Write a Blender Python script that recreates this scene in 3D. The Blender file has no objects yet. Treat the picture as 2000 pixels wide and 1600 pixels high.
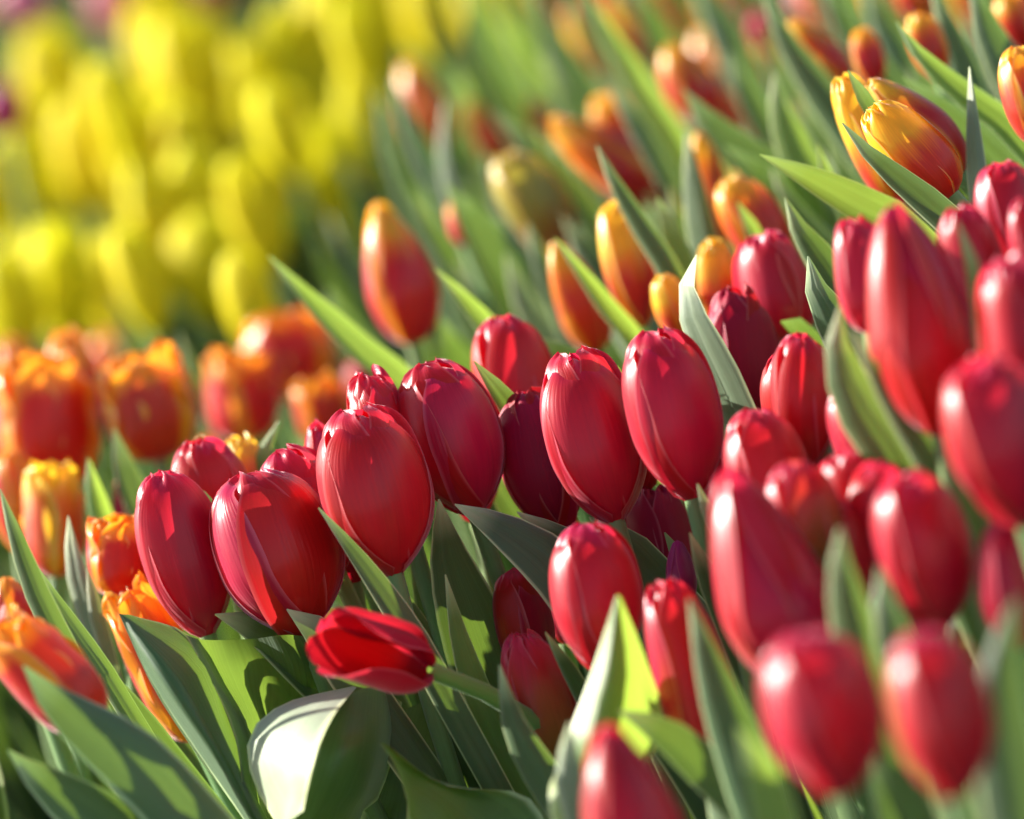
import bpy, math, random
from math import radians as Rd, sin, cos, pi
from mathutils import Vector, Matrix, noise
random.seed(7)
scene = bpy.context.scene
COL = scene.collection

# ---------------------------------------------------------------- camera
PITCH, ROLL, HC, S = Rd(15), Rd(23), 0.94, 10000.0
CAM = Vector((0, 0, HC))
FWD = Vector((0, cos(PITCH), -sin(PITCH)))
UP0 = Vector((0, sin(PITCH), cos(PITCH)))
XR = Vector((1, 0, 0))
RIGHT = cos(ROLL) * XR - sin(ROLL) * UP0
UPV = sin(ROLL) * XR + cos(ROLL) * UP0
cd = bpy.data.cameras.new('camera')
cam = bpy.data.objects.new('camera', cd)
COL.objects.link(cam)
cam.matrix_world = Matrix(((RIGHT.x, UPV.x, -FWD.x, CAM.x), (RIGHT.y, UPV.y, -FWD.y, CAM.y),
                           (RIGHT.z, UPV.z, -FWD.z, CAM.z), (0, 0, 0, 1)))
cd.sensor_width = 36; cd.lens = 180; cd.clip_start = 0.05; cd.clip_end = 200
cd.dof.use_dof = True; cd.dof.focus_distance = 2.0; cd.dof.aperture_fstop = 4.4
scene.camera = cam

# ---------------------------------------------------------------- light
SUN = Vector((-0.78, 0.52, 0.50)).normalized()
EL = math.asin(SUN.z); AZ = math.atan2(SUN.x, SUN.y)
w = bpy.data.worlds.new('World'); scene.world = w; w.use_nodes = True
nt = w.node_tree; nt.nodes.clear()
sky = nt.nodes.new('ShaderNodeTexSky'); sky.sky_type = 'NISHITA'; sky.sun_disc = False
sky.sun_elevation = EL; sky.sun_rotation = AZ
bg = nt.nodes.new('ShaderNodeBackground'); bg.inputs['Strength'].default_value = 0.075
wo = nt.nodes.new('ShaderNodeOutputWorld')
nt.links.new(sky.outputs[0], bg.inputs[0]); nt.links.new(bg.outputs[0], wo.inputs[0])
sd = bpy.data.lights.new('sun', 'SUN'); sd.energy = 5.0; sd.angle = Rd(0.6); sd.color = (1, 0.95, 0.86)
so = bpy.data.objects.new('sun', sd); COL.objects.link(so)
so.rotation_euler = SUN.to_track_quat('Z', 'Y').to_euler()
scene.view_settings.view_transform = 'Standard'; scene.view_settings.look = 'None'
scene.view_settings.exposure = 1.6; scene.view_settings.gamma = 1
scene.render.engine = 'CYCLES'
scene.cycles.max_bounces = 8; scene.cycles.diffuse_bounces = 4; scene.cycles.transmission_bounces = 6

# ---------------------------------------------------------------- helpers
def unp(x, y, d):
    return CAM + d * (FWD + (x - 1000) / S * RIGHT + (800 - y) / S * UPV)

def proj(P):
    v = P - CAM; d = v.dot(FWD)
    return 1000 + v.dot(RIGHT) / d * S, 800 - v.dot(UPV) / d * S, d

def plane_depth(x, y, z):
    """depth at which the view ray of (x, y) meets the height z"""
    r = FWD + (x - 1000) / S * RIGHT + (800 - y) / S * UPV
    return (z - HC) / r.z

def link(o, parent=None):
    COL.objects.link(o)
    if parent is not None: o.parent = parent
    return o

def mesh_of(name, verts, faces, uvs, mat):
    me = bpy.data.meshes.new(name)
    me.from_pydata([tuple(v) for v in verts], [], faces)
    uv = me.uv_layers.new(name='UVMap')
    for l in me.loops:
        uv.data[l.index].uv = uvs[l.vertex_index]
    me.polygons.foreach_set('use_smooth', [True] * len(me.polygons))
    me.materials.append(mat); me.update()
    return me

def grid_faces(nr, nc):
    return [(r * nc + c, r * nc + c + 1, (r + 1) * nc + c + 1, (r + 1) * nc + c)
            for r in range(nr - 1) for c in range(nc - 1)]

def interp(tab, t):
    for (a, fa), (b, fb) in zip(tab, tab[1:]):
        if t <= b:
            i = tab.index((b, fb)); k = (t - a) / (b - a); h = b - a
            def tg(j):
                if j == 0: return (tab[1][1] - tab[0][1]) / (tab[1][0] - tab[0][0])
                if j == len(tab) - 1: return (tab[-1][1] - tab[-2][1]) / (tab[-1][0] - tab[-2][0])
                return (tab[j + 1][1] - tab[j - 1][1]) / (tab[j + 1][0] - tab[j - 1][0])
            m0, m1 = tg(i - 1) * h, tg(i) * h
            return (2 * k ** 3 - 3 * k * k + 1) * fa + (k ** 3 - 2 * k * k + k) * m0 + (3 * k * k - 2 * k ** 3) * fb + (k ** 3 - k * k) * m1
    return tab[-1][1]

def crom(P, n):
    """centripetal-free Catmull-Rom resampled to n points by length"""
    Q = [P[0] * 2 - P[1]] + list(P) + [P[-1] * 2 - P[-2]]
    out = []
    for i in range(1, len(Q) - 2):
        a, b, c, d = Q[i - 1], Q[i], Q[i + 1], Q[i + 2]
        for k in range(14):
            t = k / 14
            out.append(0.5 * ((2 * b) + (c - a) * t + (2 * a - 5 * b + 4 * c - d) * t * t + (3 * b - a - 3 * c + d) * t ** 3))
    out.append(P[-1].copy())
    L = [0]
    for a, b in zip(out, out[1:]): L.append(L[-1] + (b - a).length)
    res = []; j = 0
    for i in range(n):
        s = L[-1] * i / (n - 1)
        while j < len(L) - 2 and L[j + 1] < s: j += 1
        k = (s - L[j]) / max(L[j + 1] - L[j], 1e-9)
        res.append(out[j].lerp(out[j + 1], min(max(k, 0), 1)))
    return res

# ---------------------------------------------------------------- materials
class N:
    def __init__(s, name):
        s.m = bpy.data.materials.new(name); s.m.use_nodes = True
        s.t = s.m.node_tree; s.t.nodes.clear()
    def n(s, ty, **kw):
        x = s.t.nodes.new(ty)
        for k, v in kw.items():
            if hasattr(x, k): setattr(x, k, v)
            else: x.inputs[k.replace('_', ' ')].default_value = v
        return x
    def l(s, a, b): s.t.links.new(a, b)
    def math(s, op, a, b=None, c=None, clamp=False):
        x = s.t.nodes.new('ShaderNodeMath'); x.operation = op; x.use_clamp = clamp
        for i, v in enumerate((a, b, c)):
            if v is None: continue
            if isinstance(v, (int, float)): x.inputs[i].default_value = v
            else: s.l(v, x.inputs[i])
        return x.outputs[0]
    def ramp(s, f, stops, interp='LINEAR'):
        r = s.t.nodes.new('ShaderNodeValToRGB'); e = r.color_ramp.elements
        r.color_ramp.interpolation = interp
        while len(e) < len(stops): e.new(0.5)
        for el, (p, c) in zip(e, stops): el.position = p; el.color = (*c, 1)
        s.l(f, r.inputs[0]); return r.outputs[0]
    def mix(s, f, a, b, mode='MIX'):
        x = s.t.nodes.new('ShaderNodeMix'); x.data_type = 'RGBA'; x.blend_type = mode
        for i, v in ((0, f), (6, a), (7, b)):
            if isinstance(v, (int, float)): x.inputs[i].default_value = v
            elif isinstance(v, tuple): x.inputs[i].default_value = (*v, 1)
            else: s.l(v, x.inputs[i])
        return x.outputs[2]

def coords(g):
    tc = g.n('ShaderNodeUVMap'); sp = g.n('ShaderNodeSeparateXYZ'); g.l(tc.outputs[0], sp.inputs[0])
    oi = g.n('ShaderNodeObjectInfo')
    return tc.outputs[0], sp.outputs[0], sp.outputs[1], oi.outputs['Random']

def streak(g, uv, rnd, sx, sy, detail=3.0):
    mp = g.n('ShaderNodeMapping'); mp.inputs['Scale'].default_value = (sx, sy, 1)
    g.l(uv, mp.inputs[0])
    nz = g.n('ShaderNodeTexNoise', noise_dimensions='4D'); nz.inputs['Scale'].default_value = 1
    nz.inputs['Detail'].default_value = detail
    g.l(mp.outputs[0], nz.inputs['Vector'])
    g.l(g.math('MULTIPLY', rnd, 37.0), nz.inputs['W'])
    return nz.outputs[0]

def petal_mat(name, stops, trans, tfac=.46, edge=.75, tip=1.0, rough=.34, coat=0, spec=.6, vpow=3.5, warp=.35, base=None, edgec=(.85, .3, .3), sheen=.9):
    g = N(name); uv, u, v, rnd = coords(g)
    st = streak(g, uv, rnd, 46, 1.6)
    bl = streak(g, uv, rnd, 5, 2.2, 2)
    au = g.math('ABSOLUTE', g.math('MULTIPLY_ADD', u, 2.0, -1.0))
    e1 = g.math('MULTIPLY', g.math('POWER', au, 2.2), edge)
    e2 = g.math('MULTIPLY', g.math('POWER', v, vpow), tip)
    e = g.math('MAXIMUM', e1, e2)
    wv = g.math('MULTIPLY_ADD', g.math('SUBTRACT', bl, .5), warp, g.math('MULTIPLY', g.math('SUBTRACT', st, .5), warp * .8))
    f = g.math('ADD', e, wv, clamp=True)
    c = g.ramp(f, stops)
    if base:
        bf = g.ramp(g.math('ADD', v, g.math('MULTIPLY', g.math('SUBTRACT', bl, .5), .15)), [(0.0, (1, 1, 1)), (base[1], (0, 0, 0))])
        c = g.mix(bf, c, base[0])
    c = g.mix(g.ramp(au, [(.93, (0, 0, 0)), (1.0, (.5, .5, .5))]), c, edgec)  # rim glints painted as a lighter petal margin
    sh = g.math('MULTIPLY_ADD', st, .5, .75)
    hs = g.n('ShaderNodeHueSaturation'); g.l(c, hs.inputs['Color'])
    g.l(g.math('MULTIPLY_ADD', rnd, .018, .491), hs.inputs['Hue'])
    g.l(sh, hs.inputs['Value'])
    c2 = hs.outputs[0]
    p = g.n('ShaderNodeBsdfPrincipled'); g.l(c2, p.inputs['Base Color'])
    g.l(g.math('MULTIPLY_ADD', st, .2, rough - .10), p.inputs['Roughness'])
    p.inputs['Specular IOR Level'].default_value = spec
    p.inputs['Sheen Weight'].default_value = sheen; p.inputs['Sheen Roughness'].default_value = .3; p.inputs['Sheen Tint'].default_value = (1, .75, .8, 1)
    p.inputs['Coat Weight'].default_value = coat; p.inputs['Coat Roughness'].default_value = .34
    tr = g.n('ShaderNodeBsdfTranslucent')
    g.l(g.mix(.5, c2, trans) if not base else g.mix(.4, c2, trans), tr.inputs[0])
    bp = g.n('ShaderNodeBump'); bp.inputs['Strength'].default_value = .22; bp.inputs['Distance'].default_value = .0012
    g.l(st, bp.inputs['Height']); g.l(bp.outputs[0], p.inputs['Normal'])
    mx = g.n('ShaderNodeMixShader'); mx.inputs[0].default_value = tfac
    g.l(p.outputs[0], mx.inputs[1]); g.l(tr.outputs[0], mx.inputs[2])
    o = g.n('ShaderNodeOutputMaterial'); g.l(mx.outputs[0], o.inputs[0])
    return g.m

RED, DRED, CRIM = (.68, .014, .05), (.40, .004, .012), (.68, .016, .09)
MATS = {
 'red':   petal_mat('petal_red', [(0, RED), (.6, (.56, .007, .022)), (1, CRIM)], (.93, .035, .06)),
 'dark':  petal_mat('petal_dark_shaded_red', [(0, (.42, .006, .016)), (1, (.42, .006, .03))], (.7, .015, .02), tfac=.3, rough=.5, spec=.25, sheen=.1),  # darker red: shade from neighbouring blooms put into the petal colour
 'olive': petal_mat('petal_red_olive', [(0, (.55, .04, .02)), (.5, RED), (1, CRIM)], (.9, .12, .03), base=((.25, .2, .04), .75)),
 'flame': petal_mat('petal_flamed', [(0, (.6, .012, .016)), (.24, (.64, .02, .014)), (.40, (.86, .22, .012)), (.60, (.92, .6, .02))], (1, .32, .03), tip=.85, edge=.6, vpow=2.4),
 'flamey':petal_mat('petal_yellow_flamed', [(0, (.6, .012, .016)), (.2, (.66, .03, .014)), (.36, (.86, .3, .012)), (.52, (.92, .66, .02))], (1, .45, .04), tip=1.1, edge=.45, vpow=1.7),
 'orange':petal_mat('petal_orange_margined', [(0, (.62, .014, .012)), (.42, (.66, .03, .01)), (.56, (.88, .26, .01)), (.8, (.92, .46, .015))], (1, .3, .03), tip=1.2, edge=1.25, warp=.35),
 'oy':    petal_mat('petal_orange_yellow_ruffled', [(0, (.62, .03, .01)), (.3, (.8, .2, .01)), (.6, (.88, .5, .012)), (.9, (.9, .7, .03))], (1, .5, .03), tip=1.2, edge=1.1),
 'green': petal_mat('petal_green_yellow', [(0, (.32, .3, .04)), (.5, (.5, .42, .05)), (1, (.7, .5, .06))], (.8, .7, .08), base=((.5, .01, .03), .55)),
 'yellow':petal_mat('petal_yellow', [(0, (.78, .66, .015)), (.5, (.84, .76, .02)), (1, (.88, .84, .03))], (1, .95, .03), tfac=.5, rough=.6, edgec=(.9, .85, .1), spec=.15, sheen=0),
 'pink':  petal_mat('petal_pink', [(0, (.75, .2, .32)), (1, (.85, .5, .6))], (1, .5, .6)),
 'mag':   petal_mat('petal_magenta', [(0, (.42, .004, .11)), (1, (.5, .01, .2))], (.8, .02, .2)),
}

def leaf_mat(name, c0, c1, trans, tfac, rough=.38, sheen=.3, spec=.6, margin=(.66, .76, .36)):
    g = N(name); uv, u, v, rnd = coords(g)
    st = streak(g, uv, rnd, 60, .9, 4)
    bl = streak(g, uv, rnd, 3, 1.6, 3)
    c = g.mix(g.math('MULTIPLY_ADD', st, 1.6, g.math('MULTIPLY_ADD', bl, .6, -.6), clamp=True), c0, c1)
    au = g.math('ABSOLUTE', g.math('MULTIPLY_ADD', u, 2.0, -1.0))
    mf = g.ramp(au, [(.87, (0, 0, 0)), (.96, (1, 1, 1))])
    tf = g.ramp(v, [(.955, (0, 0, 0)), (.995, (1, 1, 1))])
    c = g.mix(g.math('MAXIMUM', mf, tf), c, margin)
    hs = g.n('ShaderNodeHueSaturation'); g.l(c, hs.inputs['Color'])
    g.l(g.math('MULTIPLY_ADD', rnd, .05, .475), hs.inputs['Hue'])
    g.l(g.math('MULTIPLY_ADD', bl, .5, .75), hs.inputs['Value'])
    p = g.n('ShaderNodeBsdfPrincipled'); g.l(hs.outputs[0], p.inputs['Base Color'])
    g.l(g.math('MULTIPLY_ADD', st, .2, rough - .05), p.inputs['Roughness'])
    p.inputs['Specular IOR Level'].default_value = spec
    p.inputs['Sheen Weight'].default_value = sheen; p.inputs['Sheen Roughness'].default_value = .35
    tr = g.n('ShaderNodeBsdfTranslucent')
    hs2 = g.n('ShaderNodeHueSaturation'); hs2.inputs['Color'].default_value = (*trans, 1)
    g.l(g.math('MULTIPLY_ADD', st, .5, .7), hs2.inputs['Value']); g.l(hs2.outputs[0], tr.inputs[0])
    bp = g.n('ShaderNodeBump'); bp.inputs['Strength'].default_value = .5; bp.inputs['Distance'].default_value = .0012
    g.l(st, bp.inputs['Height']); g.l(bp.outputs[0], p.inputs['Normal'])
    mx = g.n('ShaderNodeMixShader'); mx.inputs[0].default_value = tfac
    g.l(p.outputs[0], mx.inputs[1]); g.l(tr.outputs[0], mx.inputs[2])
    o = g.n('ShaderNodeOutputMaterial'); g.l(mx.outputs[0], o.inputs[0])
    return g.m

LEAF = leaf_mat('tulip_leaf', (.045, .092, .032), (.095, .165, .062), (.22, .36, .04), .26)
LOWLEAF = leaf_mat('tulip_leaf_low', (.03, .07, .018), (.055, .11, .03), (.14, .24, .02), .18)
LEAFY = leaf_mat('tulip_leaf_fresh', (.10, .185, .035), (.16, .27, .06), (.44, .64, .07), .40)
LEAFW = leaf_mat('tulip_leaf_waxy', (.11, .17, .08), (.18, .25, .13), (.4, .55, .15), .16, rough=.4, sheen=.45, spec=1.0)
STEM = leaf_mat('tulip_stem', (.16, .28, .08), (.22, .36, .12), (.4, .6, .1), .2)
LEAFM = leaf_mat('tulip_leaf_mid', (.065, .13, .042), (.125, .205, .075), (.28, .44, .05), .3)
LEAFSUN = leaf_mat('tulip_leaf_painted_sun', (.22, .29, .17), (.38, .45, .29), (.5, .65, .25), .15, rough=.5, sheen=.3)  # paler green: sunlight on the curled leaf's left flank put into the colour
LM = {'u': LEAFSUN, 'm': LEAFM, 'g': LEAF, 'y': LEAFY, 'w': LEAFW}

g = N('soil')
tc = g.n('ShaderNodeTexCoord'); nz = g.n('ShaderNodeTexNoise'); nz.inputs['Scale'].default_value = 30; nz.inputs['Detail'].default_value = 8
g.l(tc.outputs['Object'], nz.inputs['Vector'])
p = g.n('ShaderNodeBsdfPrincipled'); g.l(g.ramp(nz.outputs[0], [(.3, (.012, .009, .006)), (.7, (.05, .036, .024))]), p.inputs['Base Color'])
p.inputs['Roughness'].default_value = .95
bp = g.n('ShaderNodeBump'); bp.inputs['Distance'].default_value = .02; g.l(nz.outputs[0], bp.inputs['Height']); g.l(bp.outputs[0], p.inputs['Normal'])
o = g.n('ShaderNodeOutputMaterial'); g.l(p.outputs[0], o.inputs[0])
SOIL = g.m

# ---------------------------------------------------------------- ground
n = 60; V = []; 
for j in range(n):
    for i in range(n):
        x = -40 + 80 * i / (n - 1); y = -20 + 80 * j / (n - 1)
        V.append((x, y, .01 * noise.noise((x * 1.3, y * 1.3, 0)) - .01))
gm = mesh_of('ground', V, grid_faces(n, n), [(v[0], v[1]) for v in V], SOIL)
gr = link(bpy.data.objects.new('ground', gm)); gr['kind'] = 'structure'

# ---------------------------------------------------------------- petals
PROF = {
 'closed': [(0, .08), (.04, .25), (.12, .50), (.25, .79), (.40, .96), (.53, 1.0), (.67, .98), (.79, .90), (.89, .76), (.955, .58), (1, .30)],
 'slim':   [(0, .10), (.05, .45), (.15, .76), (.3, .96), (.42, 1.0), (.55, .93), (.7, .79), (.82, .62), (.91, .44), (.97, .28), (1, .11)],
 'goblet': [(0, .10), (.04, .44), (.12, .74), (.25, .94), (.4, 1.0), (.55, .98), (.7, .92), (.82, .83), (.91, .70), (.97, .54), (1, .34)],
 'open':   [(0, .10), (.05, .52), (.14, .82), (.3, .98), (.45, 1.0), (.6, 1.0), (.75, .98), (.88, .97), (.95, .98), (1, 1.0)],
 'ruffle': [(0, .10), (.05, .50), (.14, .80), (.3, .97), (.45, 1.0), (.6, .99), (.75, .94), (.88, .86), (.95, .80), (1, .74)],
}
PW = [(0, .30), (.08, .55), (.25, .86), (.45, 1.0), (.62, .98), (.76, .86), (.87, .66), (.94, .46), (.98, .33), (1, .0)]
_pc = {}
def petal_mesh(kind, idx, seed, mat, lod):
    key = (kind, idx, seed, mat, lod)
    if key in _pc: return _pc[key]
    base = (kind, idx, seed, 'g', lod)
    if base not in _pc:
        rng = random.Random(hash_str(kind) + idx * 17 + seed * 101)
        outer = idx < 3
        nr, nc = ((30, 19) if lod == 0 else (12, 9))
        prof = PROF[kind]
        az = idx % 3 * 2 * pi / 3 + (0 if outer else pi / 3) + rng.uniform(-.12, .12)
        wmax = rng.uniform(1.08, 1.3) if outer else rng.uniform(1.0, 1.15)
        zl = rng.uniform(.90, 1.0) if outer else rng.uniform(.96, 1.03)
        rs = 1.0 if outer else .87; flat = rng.uniform(.03, .11)
        lean = rng.uniform(-.04, .09) if outer else rng.uniform(-.03, .02)
        ph = rng.uniform(0, 9); skew = rng.uniform(-.22, .22)
        ruf = {'ruffle': .10, 'open': .03}.get(kind, .004)
        V, U = [], []
        for r in range(nr):
            t = (r / (nr - 1)) ** .92 if r < nr - 1 else 1.0
            t = 1 - (1 - t) ** 1.25
            wd = interp(PW, t) * wmax
            for c in range(nc):
                s = -1 + 2 * c / (nc - 1)
                z = t
                # rounded tip: outer columns stop short
                rad = interp(prof, z) * rs
                a = min(wd / max(rad, .28), 1.9) * s
                lift = (.03 + .015 * math.sin(ph)) * abs(s) ** 3 * (1 if outer else .5)
                rr = rad * (.96 + flat * a * a * (1 - t * .5)) + lift + lean * t * t
                rr -= (.030 * math.exp(-(s / .22) ** 2) - .012 * math.exp(-(s / .07) ** 2)) * min(1, (1 - t) * 3) * (t + .2)
                rr += .034 * noise.noise((s * 1.5 + ph, t * 2.2, seed * 3.1 + idx))
                rr += ruf * abs(s) ** 3 * sin(t * 17 + ph * 3 + 2 * s) * t
                rr += (ruf if kind == 'ruffle' else .0) * .8 * max(0, t - .75) * 4 * sin(s * 7 + ph)
                zz = z * zl + .012 * sin(s * 5 + ph) * t + (.03 * sin(s * 9 + ph) * max(0, t - .8) * 5 if kind == 'ruffle' else 0)
                if kind in ('goblet', 'closed'): zz += (.03 if kind == 'goblet' else .012) * sin(s * 8 + ph * 2) * max(0, t - .85) * 6
                a += skew * t * t * .5
                V.append((rr * sin(a + az) * .5, -rr * cos(a + az) * .5, zz)); U.append((c / (nc - 1), t))
        me = mesh_of('petal', V, grid_faces(nr, nc), U, MATS['red'])
        _pc[base] = me
    me = _pc[base].copy(); me.materials[0] = MATS[mat]
    _pc[key] = me
    return me

def hash_str(s): return sum(ord(c) * (i + 3) for i, c in enumerate(s))

# ---------------------------------------------------------------- tulip
TULIPS = []   # (object, ground point, depth)
def tube(P, r0, r1, seg=8):
    V, U = [], []
    for i, q in enumerate(P):
        T = (P[min(i + 1, len(P) - 1)] - P[max(i - 1, 0)]).normalized()
        A = T.cross(Vector((0, 1, .01))).normalized(); B = T.cross(A)
        r = r0 + (r1 - r0) * i / (len(P) - 1)
        for k in range(seg):
            a = 2 * pi * k / seg
            V.append(q + r * (cos(a) * A + sin(a) * B)); U.append((.1 + .8 * abs(k / seg * 2 - 1), .9 * i / len(P)))
    F = [(i * seg + k, i * seg + (k + 1) % seg, (i + 1) * seg + (k + 1) % seg, (i + 1) * seg + k)
         for i in range(len(P) - 1) for k in range(seg)]
    return V, F, U

def tulip(tip, base, wpx, d, mat, kind, label, group=None, rot=None, back=0.0, lod=0, seed=None, name='tulip', skip=()):
    """tip/base: picture points of the bloom's ends at depth d; back: extra lean away from the viewer"""
    L0 = math.hypot(tip[0] - base[0], tip[1] - base[1]) * d / S
    B = unp(base[0], base[1], d + L0 * .0); T = unp(tip[0], tip[1], d + back * L0)
    ax = (T - B); L = ax.length; ax.normalize()
    G = Vector((B.x, B.y, 0)) - Vector((ax.x, ax.y, 0)) * .10
    root = bpy.data.objects.new(name, None); root.empty_display_size = .02
    root.location = G; link(root)
    root['label'] = label; root['category'] = 'tulip'
    if group: root['group'] = group
    side = ax.cross(-FWD).normalized(); n2 = side.cross(ax).normalized()
    M3 = Matrix((side, -n2, ax)).transposed()
    if rot is None: rot = random.uniform(0, 2 * pi)
    if seed is None: seed = random.randrange(5)
    W = wpx * d / S
    Rz = Matrix.Rotation(rot, 3, 'Z')
    M = (M3 @ Matrix.Diagonal((W, W * random.uniform(.85, 1.1), L)) @ Rz).to_4x4()
    M.translation = B - G
    for i in range(6):
        if i in skip: continue
        o = bpy.data.objects.new('petal', petal_mesh(kind, i, seed, mat, lod))
        link(o, root); o.matrix_basis = M
    up = max(.12, B.z * .5)
    P = []
    b0, b1, b2, b3 = G, G + Vector((0, 0, up)), B - ax * min(.12, B.z * .4), B + ax * L * .02
    for i in range(13):
        t = i / 12; P.append((1 - t) ** 3 * b0 + 3 * t * (1 - t) ** 2 * b1 + 3 * t * t * (1 - t) * b2 + t ** 3 * b3 - G)
    V, F, U = tube(P, .0048, .0034)
    link(bpy.data.objects.new('stem', mesh_of('stem', V, F, U, STEM)), root)
    TULIPS.append((root, G, d))
    return root

# ---------------------------------------------------------------- leaves
def owner_for(P, dirn=None):
    """tulip whose foot lies nearest below the leaf"""
    q = Vector((P.x, P.y))
    if dirn is not None: q = q + Vector((dirn.x, dirn.y)) * .06
    return min(TULIPS, key=lambda t: (Vector((t[1].x, t[1].y)) - q).length)

def strip(C, widths, sides, norms, curv, wave, seed, mat, ncol=11):
    V, U = [], []
    nr = len(C)
    for i in range(nr):
        hw = widths[i] / 2
        for c in range(ncol):
            s = -1 + 2 * c / (ncol - 1)
            if abs(curv) > .02:
                x = hw * sin(s * curv) / curv; h = -hw * (1 - cos(s * curv)) / curv
            else: x = hw * s; h = 0
            h -= hw * .10 * math.exp(-(s / .12) ** 2)
            h += hw * wave * s * abs(s) * sin(i * .55 + seed * 1.7) + hw * .1 * noise.noise((s * 1.2, i * .25, seed * 2.3))
            V.append(C[i] + sides[i] * x + norms[i] * h)
            U.append((c / (ncol - 1), 1 - i / (nr - 1)))
    return mesh_of('leaf', V, grid_faces(nr, ncol), U, mat)

_ln = 0
def leaf(pts, wpx, d, turn=0, curv=.5, m='g', d2=None, taper=None, wave=.06, owner=None, label=None, flip=False):
    """pts from the tip downwards; the blade then runs on to the foot of its own tulip"""
    global _ln; _ln += 1
    if d2 is None: d2 = d
    k = len(pts)
    P = [unp(x, y, d + (d2 - d) * i / (k - 1)) for i, (x, y) in enumerate(pts)]
    Lv = sum((b - a).length for a, b in zip(P, P[1:]))
    dn = (P[-1] - P[-2]).normalized()
    own = owner or owner_for(P[-1], dn)
    G = own[1]
    foot = G + Vector((random.uniform(-.008, .008), random.uniform(-.008, .008), .01))
    if P[-1].z > .09:
        a = P[-1] + dn * min(.06, P[-1].z * .25); a.z = max(a.z, .03)
        P.append(a.lerp(foot, .12)); P.append(a.lerp(foot, .62)); P.append(foot)
    Q = crom(P, 34)
    Ls = [0]
    for a, b in zip(Q, Q[1:]): Ls.append(Ls[-1] + (b - a).length)
    W = wpx * d / S / max(.45, cos(Rd(turn)))
    tp = (taper if taper else .8) * Lv
    Wd = []
    for s in Ls:
        if s < tp: w_ = sin(pi / 2 * (s / tp)) ** .95
        else: w_ = 1
        rest = (s - Lv) / max(Ls[-1] - Lv, 1e-6)
        if rest > 0: w_ *= 1 - .45 * rest
        Wd.append(W * w_ + .0006)
    sides, norms = [], []
    for i, q in enumerate(Q):
        T = (Q[max(i - 1, 0)] - Q[min(i + 1, len(Q) - 1)]).normalized()     # upwards
        view = (q - CAM).normalized()
        sd_ = view.cross(T).normalized()
        if sd_.dot(RIGHT) < 0: sd_ = -sd_
        nn = sd_.cross(T).normalized()
        if nn.dot(view) > 0: nn = -nn
        a = Rd(turn)
        sides.append(sd_ * cos(a) + nn * sin(a)); norms.append(nn * cos(a) - sd_ * sin(a))
    me = strip([q - G for q in Q], Wd, sides, norms, curv, wave, _ln, LM[m])
    o = bpy.data.objects.new('leaf', me); link(o, own[0])
    if label: o['label'] = label
    return o

def blade(rails, m='g', owner=None, label=None, ncol=23, nrow=44):
    """broad folded leaf lofted through rails (left to right), each a list of (x, y, depth) from top to bottom"""
    RP = [[unp(*q) for q in r] for r in rails]
    mid = RP[len(RP) // 2][-1]
    own = owner or owner_for(mid, (RP[len(RP) // 2][-1] - RP[len(RP) // 2][-2]).normalized())
    G = own[1]
    RR = []
    for j, r in enumerate(RP):
        f = G + XR * (j - (len(RP) - 1) / 2) * .006 + Vector((0, 0, .01))
        RR.append(crom(r + [r[-1].lerp(f, .35) , r[-1].lerp(f, .7), f], nrow))
    V, U = [], []
    for i in range(nrow):
        row = crom([r[i] + Vector((j * 1e-5, 0, 0)) for j, r in enumerate(RR)], ncol)
        for c, q in enumerate(row):
            V.append(q - G); U.append((c / (ncol - 1), .94 * (1 - i / (nrow - 1))))
    o = bpy.data.objects.new('leaf', mesh_of('leaf', V, grid_faces(nrow, ncol), U, LM[m]))
    link(o, own[0])
    if label: o['label'] = label
    return o

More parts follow.
